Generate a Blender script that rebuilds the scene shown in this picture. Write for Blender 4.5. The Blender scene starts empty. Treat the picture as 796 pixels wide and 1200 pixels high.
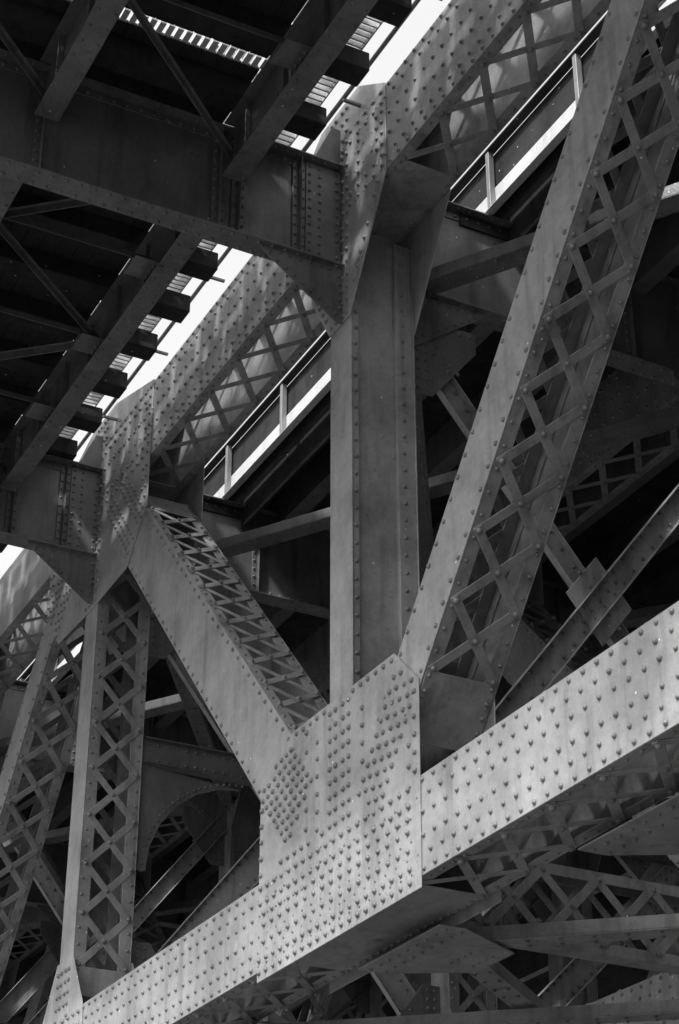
import bpy, math, random
from mathutils import Vector as Vc
random.seed(4)
# ---------------------------------------------------------------- helpers
class MB:
    def __init__(s): s.v=[]; s.f=[]
    def prism(s,poly,off):
        n=len(poly); b=len(s.v); off=Vc(off)
        poly=[Vc(p) for p in poly]
        nn=Vc((0,0,0))
        for i in range(n): nn+=poly[i].cross(poly[(i+1)%n])
        if nn.dot(off)>0: poly=poly[::-1]
        s.v+=[tuple(p) for p in poly]+[tuple(p+off) for p in poly]
        s.f.append(tuple(range(b,b+n)))
        s.f.append(tuple(range(b+2*n-1,b+n-1,-1)))
        for i in range(n):
            j=(i+1)%n
            s.f.append((b+j,b+i,b+n+i,b+n+j))
    def beam(s,p0,p1,side,w,h):
        p0=Vc(p0);p1=Vc(p1);t=(p1-p0).normalized()
        sd=Vc(side); sd=(sd-t*sd.dot(t)).normalized(); up=t.cross(sd)
        q=[p0+sd*(a*w/2)+up*(b*h/2) for a,b in((-1,-1),(1,-1),(1,1),(-1,1))]
        s.prism(q,p1-p0)
    def box(s,x0,x1,y0,y1,z0,z1):
        s.prism([(x0,y0,z0),(x1,y0,z0),(x1,y1,z0),(x0,y1,z0)],(0,0,z1-z0))
    def platev(s,poly,v0,v1): s.prism([(u,v0,z) for u,z in poly],(0,v1-v0,0))
    def plateu(s,poly,u0,u1): s.prism([(u0,v,z) for v,z in poly],(u1-u0,0,0))
    def platez(s,poly,z0,z1): s.prism([(u,v,z0) for u,v in poly],(0,0,z1-z0))
    def obj(s,name,mat,parent,bev=0.0,smooth=False):
        m=bpy.data.meshes.new(name); m.from_pydata(s.v,[],s.f); m.update()
        o=bpy.data.objects.new(name,m); bpy.context.scene.collection.objects.link(o)
        m.materials.append(mat)
        if smooth:
            m.polygons.foreach_set('use_smooth',[True]*len(m.polygons))
        if bev:
            b=o.modifiers.new('edge_bevel','BEVEL'); b.width=bev; b.segments=1; b.limit_method='ANGLE'; b.angle_limit=1.0
        if parent: o.parent=parent
        return o
class RV(MB):
    def add(s,p,n,r=.032,seg=8):
        p=Vc(p); n=Vc(n).normalized()
        p=p+Vc((random.uniform(-1,1),random.uniform(-1,1),random.uniform(-1,1)))*.004
        p=p-n*.004
        r=r*random.uniform(1.06,1.24)
        a=n.orthogonal().normalized(); b=n.cross(a)
        base=len(s.v)
        for rr,hh in((1,0),(.86,.5),(.5,.85)):
            for i in range(seg):
                w=2*math.pi*i/seg
                s.v.append(tuple(p+(a*math.cos(w)+b*math.sin(w))*r*rr+n*r*hh*1.1))
        s.v.append(tuple(p+n*r*1.05))
        for k in range(2):
            for i in range(seg):
                j=(i+1)%seg
                s.f.append((base+k*seg+i,base+k*seg+j,base+(k+1)*seg+j,base+(k+1)*seg+i))
        for i in range(seg):
            s.f.append((base+2*seg+i,base+2*seg+(i+1)%seg,base+3*seg))
    def line(s,p0,p1,n,sp=.25,r=.03,test=None):
        p0=Vc(p0);p1=Vc(p1);L=(p1-p0).length
        k=max(1,int(round(L/sp)))
        for i in range(k+1):
            p=p0.lerp(p1,i/k)
            if test is None or test(p): s.add(p,n,r)
def inside(x,y,poly):
    c=False;n=len(poly)
    for i in range(n):
        x1,y1=poly[i];x2,y2=poly[(i+1)%n]
        if (y1>y)!=(y2>y) and x<(x2-x1)*(y-y1)/(y2-y1)+x1: c=not c
    return c
def edgedist(x,y,poly):
    d=9
    for i in range(len(poly)):
        x1,y1=poly[i];x2,y2=poly[(i+1)%len(poly)]
        dx,dy=x2-x1,y2-y1
        t=max(0,min(1,((x-x1)*dx+(y-y1)*dy)/(dx*dx+dy*dy)))
        d=min(d,math.hypot(x-x1-t*dx,y-y1-t*dy))
    return d

# ---------------------------------------------------------------- materials (monochrome)
def steel(name,base,var=.3,rough=.36,streak=.4,spec=.6,bump=.35,blotch=.3):
    m=bpy.data.materials.new(name); m.use_nodes=True; nt=m.node_tree; N=nt.nodes; L=nt.links
    bs=N['Principled BSDF']; tc=N.new('ShaderNodeTexCoord')
    def noise(scale,det,vec=None,rg=.6):
        n=N.new('ShaderNodeTexNoise'); n.inputs['Scale'].default_value=scale; n.inputs['Detail'].default_value=det; n.inputs['Roughness'].default_value=rg
        L.new(vec or tc.outputs['Object'],n.inputs['Vector']); return n.outputs['Fac']
    def mr(x,a,b,c,d):
        n=N.new('ShaderNodeMapRange'); n.inputs[1].default_value=a;n.inputs[2].default_value=b;n.inputs[3].default_value=c;n.inputs[4].default_value=d
        L.new(x,n.inputs[0]); return n.outputs[0]
    def mul(a,b,op='MULTIPLY'):
        n=N.new('ShaderNodeMath'); n.operation=op
        for i,x in enumerate((a,b)):
            if isinstance(x,(int,float)): n.inputs[i].default_value=x
            else: L.new(x,n.inputs[i])
        return n.outputs[0]
    mp=N.new('ShaderNodeMapping'); mp.inputs['Scale'].default_value=(3.4,3.4,.3); L.new(tc.outputs['Object'],mp.inputs['Vector'])
    nb=noise(1.1,6,None,.7)
    big=mr(nb,.32,.68,1-var,1+var)
    st=mr(noise(1.0,4,mp.outputs[0],.65),.5,.7,1.0,1-streak)
    nf=noise(9,4,None,.68)
    fine=mr(nf,.3,.7,.88,1.1)
    chip=mr(nf,.6,.66,1.0,1-blotch)
    vo=N.new('ShaderNodeTexVoronoi'); vo.inputs['Scale'].default_value=3.3; L.new(tc.outputs['Object'],vo.inputs['Vector'])
    speck=mr(vo.outputs['Distance'],.03,.055,.6,0)
    col=mul(mul(mul(mul(big,st),fine),chip),base)
    col=mul(col,speck,'ADD')
    cc=N.new('ShaderNodeCombineColor')
    for i in range(3): L.new(col,cc.inputs[i])
    L.new(cc.outputs[0],bs.inputs['Base Color'])
    L.new(mr(nb,.3,.7,rough+.15,rough-.1),bs.inputs['Roughness'])
    bs.inputs['Specular IOR Level'].default_value=spec
    bp=N.new('ShaderNodeBump'); bp.inputs['Strength'].default_value=bump; bp.inputs['Distance'].default_value=.012
    L.new(nf,bp.inputs['Height']); L.new(bp.outputs[0],bs.inputs['Normal'])
    return m
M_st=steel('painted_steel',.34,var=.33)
M_dk=steel('shaded_grimy_steel',.16)  # darker copy of the truss steel, shade put into its colour along with grime
M_br=steel('bounce_lit_bracing_steel',.34)  # lighter tone for the lower bracing, ground bounce light put into the colour
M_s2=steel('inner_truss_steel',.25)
M_rv=steel('rivet_steel',.22,rough=.32,streak=.1)
M_lt=steel('pale_painted_steel',.75,streak=.2,var=.1)
M_wd=steel('creosoted_timber',.045,rough=.8,spec=.2)
M_cn=steel('deck_concrete',.06,rough=.9,spec=.1)
M_sn=steel('blocking_wall_stone',.2,rough=.9,spec=.1)  # for the unseen wall added to block light
M_gr=steel('ground_gravel',.11,rough=.95,spec=.1,streak=0)

def empty(name):
    e=bpy.data.objects.new(name,None); bpy.context.scene.collection.objects.link(e); return e

C1=-19.23; P=9.65
nodes=[C1+P*k for k in range(-5,5)]          # panel points
W=1.0
ZB0,ZB1=6.85,8.02
ZT0,ZT1=17.2,18.75
XV=(0,1,0)

def lattice(mb,rv,A,B,n,off,v0,v1,p,bw=.12,riv=True,xr=True,single=False):
    """laced bars between v0,v1 along A->B (u,z) on side n"""
    A=Vc((A[0],0,A[1]));B=Vc((B[0],0,B[1]));t=(B-A).normalized();L=(B-A).length
    k=max(1,int(round(L/p)));p=L/k
    for i in range(k):
        a0=A+t*(p*i); a1=A+t*(p*(i+1))
        for d in (0,1):
            if single and d!=i%2: continue
            x0,x1=(a0,a1) if d==0 else (a1,a0)
            o=n*(off+.008+.014*d)
            q0=x0+Vc((0,v0,0))+o; q1=x1+Vc((0,v1,0))+o
            dr=(q1-q0).normalized()
            mb.beam(q0-dr*.05,q1+dr*.05,n.cross(dr),bw,.012)
            if riv:
                rv.add(q0+n*.012,n,.036); rv.add(q1+n*.012,n,.036)
        if riv and xr and not single:
            rv.add((a0+a1)/2+Vc((0,(v0+v1)/2,0))+n*(off+.03),n,.036)

def member(mb,rv,A,B,depth,v0,v1,p=.8,leg=.15,lat=(1,1),riv=1,rows=(.07,),sp=.28,bat=0,single=False,bw=.12):
    A=Vc((A[0],0,A[1]));B=Vc((B[0],0,B[1]));t=(B-A).normalized();n=Vc((-t.z,0,t.x))
    for vv,s in((v0,1),(v1,-1)):
        c=Vc((0,vv+s*.01,0)); mb.beam(A+c,B+c,n,depth,.02)
        for sg in(1,-1):
            o=n*(sg*(depth/2-.013)); c2=Vc((0,vv+s*(.021+leg/2),0))
            mb.beam(A+c2+o,B+c2+o,XV,leg,.018)
            c3=Vc((0,vv+s*.03,0)); mb.beam(A+c3+n*(sg*(depth/2-.1)),B+c3+n*(sg*(depth/2-.1)),n,.15,.017)
        if riv:
            nv=Vc((0,-s,0))
            for r in rows:
                for sg in(1,-1):
                    o=n*(sg*(depth/2-r))+Vc((0,vv,0))
                    if s==1 or riv>1:
                        rv.line(A+o+t*((rows.index(r)%2)*sp/2),B+o,nv,sp,.03)
            for sg in(1,-1):
                o=n*(sg*(depth/2-.003))+Vc((0,vv+s*.075,0))
                rv.line(A+o,B+o,n*sg,sp,.026)
    for sg,l in((1,lat[0]),(-1,lat[1])):
        if not l: continue
        a=(A+t*bat); b=(B-t*bat)
        lattice(mb,rv,(a.x,a.z),(b.x,b.z),n*sg,depth/2-.004,v0+.1,v1-.1,p,bw=bw,riv=bool(riv),single=single)
        if bat:
            for x0,x1 in((A,a-t*.03),(b+t*.03,B)):
                o=n*(sg*(depth/2+.004))+Vc((0,(v0+v1)/2,0))
                mb.beam(x0+o,x1+o,XV,(v1-v0)-.05,.014)
                if riv:
                    for vv in (v0+.08,v1-.08):
                        rv.line(x0+n*(sg*(depth/2+.011))+Vc((0,vv,0))+t*.06,x1+n*(sg*(depth/2+.011))+Vc((0,vv,0))-t*.06,n*sg,.17,.03)

def post(mb,rv,c,z0,z1,v0,v1,solid,riv=1,w=.62):
    if solid:
        for vv,s in((v0,1),(v1,-1)):
            mb.box(c-w/2,c+w/2,min(vv,vv+s*.022),max(vv,vv+s*.022),z0,z1)
        for sg in(1,-1):
            x=c+sg*.2
            mb.box(x-.01,x+.01,v0+.03,v1-.03,z0,z1)
            for vv,s,lg in((v0,1,.1),(v1,-1,.26)):
                a,b=vv+s*.023,vv+s*(.023+lg)
                if sg==1: mb.box(x+.011,x+.09,min(a,b),max(a,b),z0,z1)
                else: mb.box(x-.09,x-.011,min(a,b),max(a,b),z0,z1)
                if riv and sg==1:
                    rv.line((x+.09,vv+s*(lg*.72),z0+.1),(x+.09,vv+s*(lg*.72),z1-.1),(1,0,0),.26,.03)
    else:
        member(mb,rv,(c,z0),(c,z1),w,v0,v1,p=.85,leg=.2,riv=riv,bat=.5,rows=())

def gusset(mb,rv,poly,v0,v1,lines,riv=1):
    for a,b,nn in((v0-.02,v0-.001,-1),(v1+.001,v1+.02,1)):
        mb.platev(poly,a,b)
        if riv and (nn==-1 or riv>1):
            put=[]
            vv=a if nn==-1 else b
            for (p0,p1,sp) in lines:
                L=math.hypot(p1[0]-p0[0],p1[1]-p0[1]);k=max(1,int(round(L/sp)))
                for i in range(k+1):
                    x=p0[0]+(p1[0]-p0[0])*i/k;z=p0[1]+(p1[1]-p0[1])*i/k
                    if not inside(x,z,poly) or edgedist(x,z,poly)<.055: continue
                    if any((x-q[0])**2+(z-q[1])**2<.0145 for q in put): continue
                    put.append((x,z)); rv.add((x,vv,z),(0,nn,0),.034)
def diag_lines(A,B,offs,sp):
    d=Vc((B[0]-A[0],B[1]-A[1])).normalized();n=(-d.y,d.x);o=[]
    for i,k in enumerate(offs):
        s=(sp/2 if i%2 else 0)
        o.append(((A[0]+n[0]*k+d.x*s,A[1]+n[1]*k+d.y*s),(B[0]+n[0]*k+d.x*s,B[1]+n[1]*k+d.y*s),sp))
    return o

def build_truss(name,v0,riv,mat,rmat,parent,ns):
    mb=MB();rv=RV();v1=v0+W
    def chord(z0,z1,p,rows):
        zc=(z0+z1)/2
        for a,b in zip(ns[:-1],ns[1:]):
            member(mb,rv,(a+.003,zc),(b-.003,zc),z1-z0,v0,v1,p=p,riv=riv if -33<(a+b)/2<-6 else 0,rows=rows,sp=.25,bat=1.7,bw=.12)
    chord(ZB0,ZB1,.95,(.07,.25,.45))
    chord(ZT0,ZT1,1.05,(.07,.25,.6))
    for i,c in enumerate(ns):
        near = riv if -40<c<-8 else 0
        k=round((c-C1)/P)
        post(mb,rv,c,ZB1+.3,ZT0-.3,v0,v1,k%2==0,near)
        if k%2==0:
            if i<len(ns)-1:
                member(mb,rv,(c+1.73-.5,9.44-.58),(c+1.73+.653*10.3,9.44+.757*10.3),.77,v0,v1,p=.82,riv=near,bat=.9,leg=.17)
            if i>0:
                member(mb,rv,(c-7.49-.676*.9,15.68+.737*.9),(c-1.43,9.0),1.08,v0,v1,p=.72,riv=near,bat=.75,leg=.17)
            poly=[(c-2.27,ZB0-.14),(c+1.93,ZB0-.14),(c+1.97,9.2),(c+1.4,9.76),(c-1.3,9.78),(c-2.27,9.3)]
            ln=[((c-2.2,z),(c+1.9,z),.2) for z in (6.82,6.98,7.72,7.92)]
            ln+=[((c-2.08,z),(c+1.9,z),.24) for z in (7.2,7.42,7.57)]
            ln+=[((c+x,8.12),(c+x,9.8),.18) for x in (-.25,-.1,.1,.25)]
            ln+=diag_lines((c-1.1,8.6),(c-2.6,10.23),(-.45,-.33,-.21,-.07,.07,.21,.33,.45),.17)
            ln+=diag_lines((c+.75,8.1),(c+2.2,9.98),(-.3,-.16,0,.16,.3),.18)
            ln+=[((c-2.2,8.1),(c-2.2,9.2),.2),((c+1.86,8.1),(c+1.86,9.2),.2),((c+1.72,8.2),(c+1.72,9.2),.25),((c-1.2,9.7),(c+1.35,9.68),.2),((c-.9,8.3),(c-.9,9.6),.24),((c+.6,8.2),(c+.6,9.6),.24),((c-.6,8.2),(c-.6,9.6),.24),((c-.45,8.1),(c-1.6,8.1),.2)]
            gusset(mb,rv,poly,v0,v1,ln,near)
            polyT=[(c-1.4,ZT0-.03),(c-.31,15.4),(c+.31,15.4),(c+1.4,ZT0-.03),(c+1.4,ZT1+.02),(c+.6,19.35),(c-.6,19.35),(c-1.4,ZT1+.02)]
            ln=[((c-1.3,z),(c+1.3,z),.24) for z in (17.3,17.5,18.45,18.65)]
            ln+=[((c+x,15.5),(c+x,19.2),.22) for x in(-.24,-.1,.1,.24)]
            ln+=[((c+x,17.3),(c+x,18.7),.2) for x in(-1.3,-1.15,-.6,.6,1.15,1.3)]+[((c-.31,15.55),(c-1.3,17.3),.2),((c+.25,15.55),(c+1.27,17.3),.2)]
            gusset(mb,rv,polyT,v0,v1,ln,near)
        else:
            polyT=[(c-2.5,ZT1+.02),(c-2.5,16.2),(c-1.7,15.35),(c-.35,15.3),(c+.3,15.3),(c+1.7,15.35),(c+2.5,16.2),(c+2.5,ZT1+.02),(c+.6,19.35),(c-.6,19.35)]
            ln=[((c-2.4,z),(c+2.4,z),.24) for z in (17.3,17.5,18.1,18.45,18.65)]
            ln+=[((c+x,15.4),(c+x,19.2),.2) for x in(-.24,-.1,.1,.24)]
            ln+=diag_lines((c+.9,17.3),(c+2.3,15.6),(-.42,-.28,-.14,.14,.28,.42),.18)
            ln+=diag_lines((c-.9,17.3),(c-2.3,15.6),(-.42,-.28,-.14,.14,.28,.42),.18)
            ln+=[((c+x,16.2),(c+x,18.7),.2) for x in(-2.4,-2.25,2.25,2.4)]
            gusset(mb,rv,polyT,v0,v1,ln,near)
            polyB=[(c-1.1,ZB0-.14),(c+1.1,ZB0-.14),(c+.95,ZB1+.02),(c+.36,8.95),(c-.36,8.95),(c-.95,ZB1+.02)]
            ln=[((c-1.3,z),(c+1.3,z),.24) for z in (6.92,7.12,7.32,7.52,7.72,7.92)]+[((c+x,8),(c+x,9.5),.2) for x in(-.25,-.1,.1,.25)]
            gusset(mb,rv,polyB,v0,v1,ln,near)
    mb.obj(name,mat,parent,.006)
    if rv.v: rv.obj(name+'_rivets',rmat,parent,0,True)

bridge=empty('steel_truss_bridge')
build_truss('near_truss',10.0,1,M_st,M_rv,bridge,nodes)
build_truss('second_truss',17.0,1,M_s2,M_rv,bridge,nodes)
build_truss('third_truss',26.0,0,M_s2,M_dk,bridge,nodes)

# ------------------------------------------------ floor beams, brackets, sway frames
fb=MB();fr=RV();lo=MB();lr=RV()
ZF0,ZF1=16.35,18.12
def floorbeam(u,va,vb,riv,stiff):
    fb.box(u-.012,u+.012,va,vb,ZF0,ZF1)
    for z,s in((ZF0,-1),(ZF1,1)):
        fb.box(u-.19,u+.19,va,vb,min(z,z+s*.03),max(z,z+s*.03))
        for sg in(1,-1):
            x0,x1=sorted((u+sg*.013,u+sg*.03)); zz=sorted((z-s*.001,z-s*.15))
            fb.box(x0,x1,va,vb,zz[0],zz[1])
            if riv:
                fr.line((u+sg*.03,va+.1,z-s*.09),(u+sg*.03,vb-.1,z-s*.09),(sg,0,0),.2,.028)
                fr.line((u+sg*.12,va+.1,z+(s*.03 if s<0 else -s*0)),(u+sg*.12,vb-.1,z+(s*.03 if s<0 else 0)),(0,0,-1),.2,.028)
    for v in stiff:
        for sg in(1,-1):
            for q in(1,-1):
                x0,x1=sorted((u+sg*.031,u+sg*.046)); y0,y1=sorted((v+q*.008,v+q*.1))
                fb.box(x0,x1,y0,y1,ZF0+.01,ZF1-.01)
                if riv: fr.line((u+sg*.046,v+q*.06,ZF0+.2),(u+sg*.046,v+q*.06,ZF1-.2),(sg,0,0),.17,.026)
            x0,x1=sorted((u+sg*.031,u+sg*.15)); fb.box(x0,x1,v-.007,v+.007,ZF0+.01,ZF1-.01)
for c in nodes:
    rv=-42<c<-8
    odd=round((c-C1)/P)%2
    floorbeam(c,2.1,9.97,rv,(2.8,5.45,8.05,8.35,9.3))
    floorbeam(c,11.02,16.98,rv,(11.1,13.2,15.0,16.8))
    floorbeam(c,18.02,25.98,False,(20,22,24))
    for vs,s in((9.97,-1),(11.02,1),(16.98,-1)):
        fb.plateu([(vs,15.35),(vs,ZF0-.04),(vs+s*1.3,ZF0-.04),(vs+s*1.25,ZF0-.14),(vs+s*.1,15.35)],c+.1,c+.118)
        if rv:
            fr.line((c+.118,vs+s*.12,15.5),(c+.118,vs+s*1.15,ZF0-.16),(1,0,0),.15,.026)
            fr.line((c+.118,vs+s*.2,ZF0-.11),(c+.118,vs+s*1.15,ZF0-.11),(1,0,0),.15,.026)
            fr.line((c+.118,vs+s*.06,15.6),(c+.118,vs+s*.06,ZF0-.2),(1,0,0),.15,.026)
    fb.plateu([(9.96,ZF0+.02),(9.96,ZF1-.02),(9.4,ZF1-.02),(9.4,ZF0+.02)],c+.05,c+.066)
    fb.plateu([(9.96,ZF1+.035),(9.96,18.9),(9.82,18.9),(9.5,ZF1+.035)],c+.05,c+.066)
    if rv:
        for v in(9.46,9.62,9.9): fr.line((c+.066,v,ZF0+.15),(c+.066,v,ZF1-.1),(1,0,0),.15,.026)
    def sway(va,vb):
        dw=.5 if odd else .36
        for (a,za,b,zb) in((va,8.25,vb,15.75),(va,15.75,vb,8.25)):
            off=.0 if za<zb else -.14
            A=Vc((c+.06+off,a,za));B=Vc((c+.06+off,b,zb));t=(B-A).normalized();nn=Vc((1,0,0)).cross(t)
            lo.beam(A,B,nn,dw,.016)
            for sg in(1,-1):
                o=nn*(sg*(dw/2-.006))+Vc((.06,0,0)); lo.beam(A+o,B+o,Vc((1,0,0)),.11,.014)
                if rv: fr.line(A+nn*(sg*(dw/2-.07))+Vc((.008,0,0)),B+nn*(sg*(dw/2-.07))+Vc((.008,0,0)),(1,0,0),.2 if odd else .3,.03)
        m=(va+vb)/2
        lo.plateu([(m-.55,12),(m,11.3),(m+.55,12),(m,12.7)],c+.075,c+.09)
        if rv:
            for a in(-.3,-.15,0,.15,.3):
                fr.add((c+.09,m+a,12+a*1.25),(1,0,0),.03); fr.add((c+.09,m+a,12-a*1.25),(1,0,0),.03)
        if odd:
            for z in(12.5,12.95): fb.beam((c+.2,va,z),(c+.2,vb,z),(1,0,0),.24,.018)
            fb.box(c+.19,c+.21,va,vb,12.51,12.94)
            if rv:
                for z in(12.58,12.87): fr.line((c+.21,va+.1,z),(c+.21,vb-.1,z),(1,0,0),.18,.028)
            for vs,s in((va,1),(vb,-1)):
                arc=[(vs+s*(1.9-1.75*math.sin(a*math.pi/12)),12.48-(1.9-1.75*math.cos(a*math.pi/12))) for a in range(7)]
                fb.plateu([(vs,12.48)]+arc+[(vs,10.58)],c+.18,c+.198)
                if rv:
                    for a in range(0,25):
                        w=a*math.pi/48
                        fr.add((c+.198,vs+s*(1.9-1.83*math.sin(w)),12.48-(1.9-1.83*math.cos(w))),(1,0,0),.026)
        for v,s in((va,1),(vb,-1)):
            for z,q in((8.1,1),(15.9,-1)):
                fb.plateu([(v,z),(v+s*1.1,z),(v+s*1.1,z+q*.35),(v+s*.35,z+q*1.3),(v,z+q*1.3)],c+.076,c+.092)
                if rv:
                    for e in(.12,.26): fr.line((c+.092,v+s*e,z+q*.1),(c+.092,v+s*e,z+q*1.2),(1,0,0),.16,.028)
                    fr.line((c+.092,v+s*.3,z+q*.1),(c+.092,v+s*1.0,z+q*.1),(1,0,0),.16,.028)
                    for e in(-.08,.08): fr.line((c+.092,v+s*(.35+e),z+q*.45),(c+.092,v+s*(.7+e),z+q*.8),(1,0,0),.15,.028)
        for z in(6.95,8.0):
            lo.beam((c,va,z),(c,vb,z),(1,0,0),.3,.02)
            zz=z+(.07 if z<7.5 else -.07); lo.beam((c+.14,va,zz),(c+.14,vb,zz),(0,0,1),.13,.016); lo.beam((c-.14,va,zz),(c-.14,vb,zz),(0,0,1),.13,.016)
        k=7;w=(vb-va)/k
        for i in range(k):
            for d in(0,1):
                z0,z1=(7.05,7.9) if d else (7.9,7.05)
                lo.beam((c+.155+.014*d,va+i*w,z0),(c+.155+.014*d,va+(i+1)*w,z1),(0,1,0),.12,.012)
                lo.beam((c-.155-.014*d,va+i*w,z0),(c-.155-.014*d,va+(i+1)*w,z1),(0,1,0),.1,.012)
            if rv:
                lr.add((c+.178,va+(i+.5)*w,7.475),(1,0,0),.03)
                lr.add((c+.178,va+(i+.02)*w,7.06),(1,0,0),.03); lr.add((c+.178,va+(i+.02)*w,7.89),(1,0,0),.03)
    sway(11.05,16.95)
    sway(18.05,25.95)
for c in nodes:
    for cc in(c,c+P/2):
        lo.platez([(cc-1.0,10.75),(cc+1.0,10.75),(cc+1.0,11.1),(cc+.45,12.1),(cc-.45,12.1),(cc-1.0,11.1)],6.66,6.68)
        for a in range(9):
            for b in range(2): lr.add((cc-.9+a*.225,10.88+b*.2,6.66),(0,0,-1),.03)
        for a in range(4): lr.add((cc-.2+a*.15,11.6,6.66),(0,0,-1),.03); lr.add((cc-.2+a*.15,11.9,6.66),(0,0,-1),.03)
def chan(mb,A,B,w,h):
    A=Vc(A);B=Vc(B);t=(B-A).normalized();s=t.cross(Vc((0,0,1)))
    mb.beam(A,B,s,w,.018)
    for sg in(1,-1): mb.beam(A+s*(sg*(w/2-.01))+Vc((0,0,h/2+.011)),B+s*(sg*(w/2-.01))+Vc((0,0,h/2+.011)),Vc((0,0,1)),h,.016)
    for sg in(1,-1): fr.line(A+s*sg*(w/2-.07)-Vc((0,0,.009)),B+s*sg*(w/2-.07)-Vc((0,0,.009)),(0,0,-1),.4,.028)
for c in nodes[:-1]:
    d=c+P
    chan(fb,(c+.3,11.2,16.25),(d-.3,16.9,16.25),.36,.18)
    chan(fb,(d-.3,11.2,16.02),(c+.3,16.9,16.02),.3,.15)
    chan(fb,(c+.3,18.2,16.25),(d-.3,25.9,16.25),.36,.18)
    m=c+P/2
    for a,b in((c,m),(m,c),(d,m),(m,d)):
        chan(lo,(a,11.2,6.72 if a<b else 6.96),(b,16.9,6.72 if a<b else 6.96),.34,.16)
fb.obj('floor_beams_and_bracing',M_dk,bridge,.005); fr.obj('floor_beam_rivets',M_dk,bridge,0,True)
lo.obj('lower_bracing',M_br,bridge,.005); lr.obj('lower_bracing_rivets',M_rv,bridge,0,True)

# ------------------------------------------------ near railway deck
deck=empty('timber_railway_deck')
sm=MB();sr=RV()
U0,U1=nodes[0],nodes[-1]
for v in(2.8,5.45,8.2):
    for a,b in zip(nodes[:-1],nodes[1:]):
        a+=.2;b-=.2
        sm.box(a,b,v-.011,v+.011,17.22,18.14)
        sm.box(a,b,v-.17,v+.17,17.19,17.22); sm.box(a,b,v-.17,v+.17,18.14,18.165)
        for s in(1,-1):
            y=sorted((v+s*.012,v+s*.028)); sm.box(a,b,y[0],y[1],17.221,17.36)
            if a>-44 and a<0:
                sr.line((a+.1,v+s*.028,17.3),(b-.1,v+s*.028,17.3),(0,s,0),.2,.026)
                sr.line((a+.1,v+s*.11,17.19),(b-.1,v+s*.11,17.19),(0,0,-1),.3,.024)
            k=a+.6
            while k<b-.3:
                y=sorted((v+s*.03,v+s*.11)); sm.box(k,k+.014,y[0],y[1],17.23,18.13); k+=1.2
for c in nodes[:-1]:
    for va,vb in((2.8,5.45),(5.45,8.2)):
        n=4;w=(P-.6)/n
        for i in range(n):
            a=c+.3+i*w
            y0,y1=(va+.1,vb-.1) if i%2 else (vb-.1,va+.1)
            sm.beam((a,y0,17.5),(a+w,y1,17.5),(0,0,1),.12,.014); sm.beam((a,y0,17.567),(a+w,y1,17.567),(0,1,0),.11,.013)
            sm.beam((a+w,va+.1,17.62),(a+w,vb-.1,17.62),(0,0,1),.1,.014)
            sm.box(a+w-.25,a+w+.25,vb-.45,vb-.03,17.42,17.434)
            for q in range(3): sr.add((a+w-.15+q*.14,vb-.12,17.42),(0,0,-1),.026)
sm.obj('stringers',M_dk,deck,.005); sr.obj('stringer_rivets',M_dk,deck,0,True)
tm=MB()
off=-22.4-1.27*35
for i in range(80):
    u=off+i*1.27
    if U0<u<U1:
        j=random.uniform(-.08,.08); q=random.uniform(-.03,.03)
        tm.box(u-.19+q,u+.19+q,2.3,9.38+j,18.17,18.5)
tm.box(U0,U1,8.42,8.6,18.503,18.7)
v=2.3
while v<8.1:
    for a,b in zip([U0]+[n+1.3 for n in nodes[:-1]],[n+1.06 for n in nodes[:-1]]+[U1]):
        tm.box(a,b,v,v+.276,18.505,18.57)
    v+=.28
tm.obj('ties_and_planks',M_wd,deck,.012)
# unseen slatted screen added above the deck to shade and dapple the top chord
pp=MB();u=U0
while u<U1-2.4:
    for z in (18.72,19.32,19.92,20.52):
        x=u
        while x<u+2.4:
            g=random.uniform(.1,.3); pw=random.uniform(.35,.9)
            pp.box(x,min(x+pw,u+2.4),8.46,8.49,z,z+random.choice((.45,.5,.58))); x+=pw+g
    pp.box(u,u+.1,8.5,8.58,18.703,21.1)
    u+=2.4
pp.box(U0,U1,8.44,8.455,21.0,21.15)
pp.obj('slatted_shade_screen',M_dk,deck)
gm=MB()
u=-45.0
while u<10:
    gm.box(u,u+.03,8.62,9.25,18.52,18.6); u+=.11
gm.box(-45,U1,8.605,8.62,18.52,18.6); gm.box(-45,U1,9.25,9.27,18.52,18.6)
for n in nodes[:-1]:
    v=2.3
    while v<8.3:
        gm.box(n+1.08,n+1.28,v,v+.085,18.51,18.56); v+=.13
gm.obj('walkway_grating',M_lt,deck)
pm=MB()
for v,z,r in((9.72,18.98,.035),):
    pts=[(0,v+r*math.cos(a*math.pi/6),z+r*math.sin(a*math.pi/6)) for a in range(12)]
    pm.prism([(U0,p[1],p[2]) for p in pts],(U1-U0,0,0))
u=-45
while u<U1:
    pm.box(u,u+.05,9.7,9.98,18.9,18.94); u+=2.4
pm.obj('conduit_pipe',M_dk,bridge,0,False)

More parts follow.
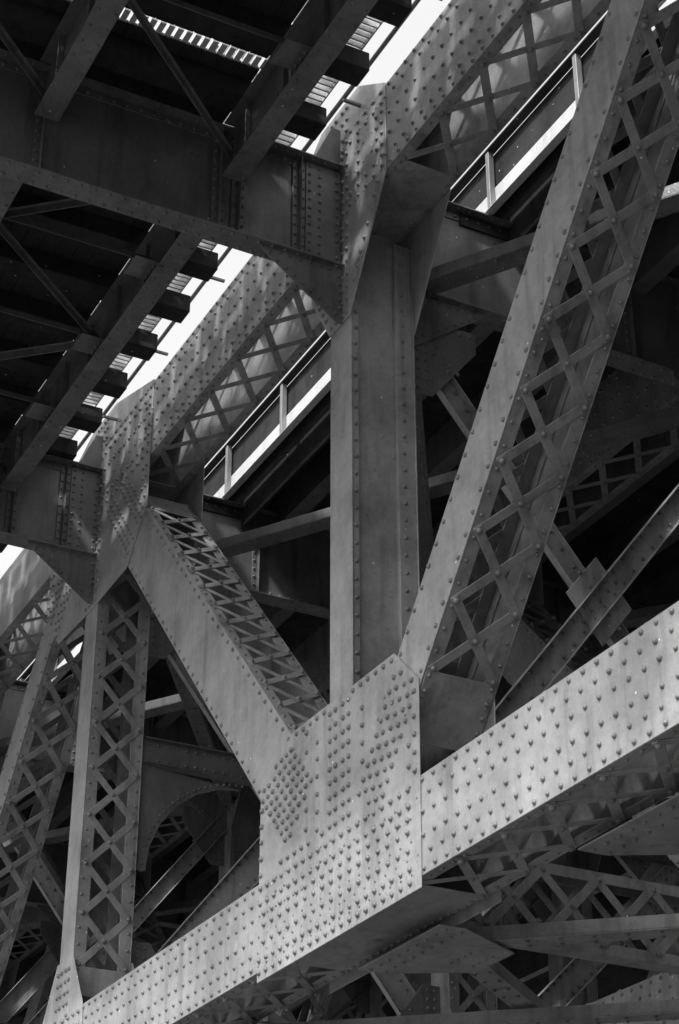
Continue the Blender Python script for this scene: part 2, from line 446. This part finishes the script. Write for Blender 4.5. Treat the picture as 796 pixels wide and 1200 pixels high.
# ------------------------------------------------ roadway behind
road=empty('roadway_deck')
rm=MB()
rm.box(-120,45,12.6,60,18.66,18.95)
rm.obj('slab',M_cn,road)
rs=MB()
for v in(13.6,15.2,18.6,20.4,22.2,24.0,28,31,34):
    rs.box(-100,40,v-.012,v+.012,17.75,18.6); rs.box(-100,40,v-.15,v+.15,17.72,17.75)
rs.obj('road_stringers',M_dk,road)
fa=MB()
fa.box(-100,40,12.5,12.53,18.2,18.62); fa.box(-100,40,12.38,12.5,18.18,18.2)
fa.obj('fascia_channel',M_lt,road,.005)
fp=MB();u=-60
while u<20:
    fp.box(u,u+.09,12.4,12.498,18.202,19.3); u+=2.41
fp.obj('fascia_posts',M_s2,road,.005)
fk=MB()
fk.box(-100,40,12.535,12.58,18.68,19.3)
fk.box(-100,40,12.38,12.53,19.305,19.33)
for c in nodes: fk.box(c-.05,c+.05,12.0,12.9,17.9,18.17)
fk.box(-100,40,12.86,12.898,17.7,18.65)
fk.obj('kerb_timber',M_wd,road)

# unseen block wall added behind the viewpoint to cut light on side faces
ab=empty('light_blocking_wall')
am=MB()
z=-1.7;row=0
while z<17.5:
    v=-3-(row%2)*.7
    while v<60:
        d=random.uniform(0,.05); am.box(24-d,27,v+.012,v+1.39,z+.012,z+.69); v+=1.4
    z+=.7;row+=1
am.box(24.08,26.9,-3.6,60,-1.7,17.6)
am.obj('added_wall_blocks',M_sn,ab,.02)

g=MB(); g.v=[(-900,-900,-1.7),(900,-900,-1.7),(900,900,-1.7),(-900,900,-1.7)]; g.f=[(0,1,2,3)]
g.obj('ground',M_gr,None)

# ------------------------------------------------ hazy sky, sun
w=bpy.data.worlds.new("World");bpy.context.scene.world=w;w.use_nodes=True
nt=w.node_tree;bg=nt.nodes['Background']
sk=nt.nodes.new('ShaderNodeTexSky');sk.sky_type='NISHITA';sk.sun_disc=False
EL=math.radians(48)
sd=Vc((.5,-1,0)).normalized()
sk.sun_elevation=EL; sk.sun_rotation=math.atan2(sd.x,sd.y)
sk.dust_density=5; sk.air_density=1.5
bw=nt.nodes.new('ShaderNodeRGBToBW')
mt=nt.nodes.new('ShaderNodeMath');mt.operation='MULTIPLY_ADD';mt.inputs[1].default_value=.8;mt.inputs[2].default_value=4.8
nt.links.new(sk.outputs[0],bw.inputs[0]);nt.links.new(bw.outputs[0],mt.inputs[0]);nt.links.new(mt.outputs[0],bg.inputs[0]);bg.inputs[1].default_value=.15
sl=bpy.data.lights.new('sun','SUN');sl.energy=3.3;sl.angle=math.radians(3.5);sl.color=(1,1,1)
so=bpy.data.objects.new('sun',sl);bpy.context.scene.collection.objects.link(so)
tosun=Vc((sd.x*math.cos(EL),sd.y*math.cos(EL),math.sin(EL)))
so.rotation_euler=tosun.to_track_quat('Z','Y').to_euler()

# ------------------------------------------------ camera
cd=bpy.data.cameras.new('camera');co=bpy.data.objects.new('camera',cd);bpy.context.scene.collection.objects.link(co)
th=math.radians(29.8);fw=Vc((-.8876*math.cos(th),.4606*math.cos(th),math.sin(th)))
co.rotation_euler=fw.to_track_quat('-Z','Y').to_euler();co.location=(0,0,0)
cd.sensor_fit='VERTICAL';cd.sensor_height=36;cd.lens=66.6;cd.clip_end=3000
bpy.context.scene.camera=co
sc=bpy.context.scene;sc.view_settings.view_transform='Standard';sc.view_settings.look='None';sc.view_settings.exposure=0
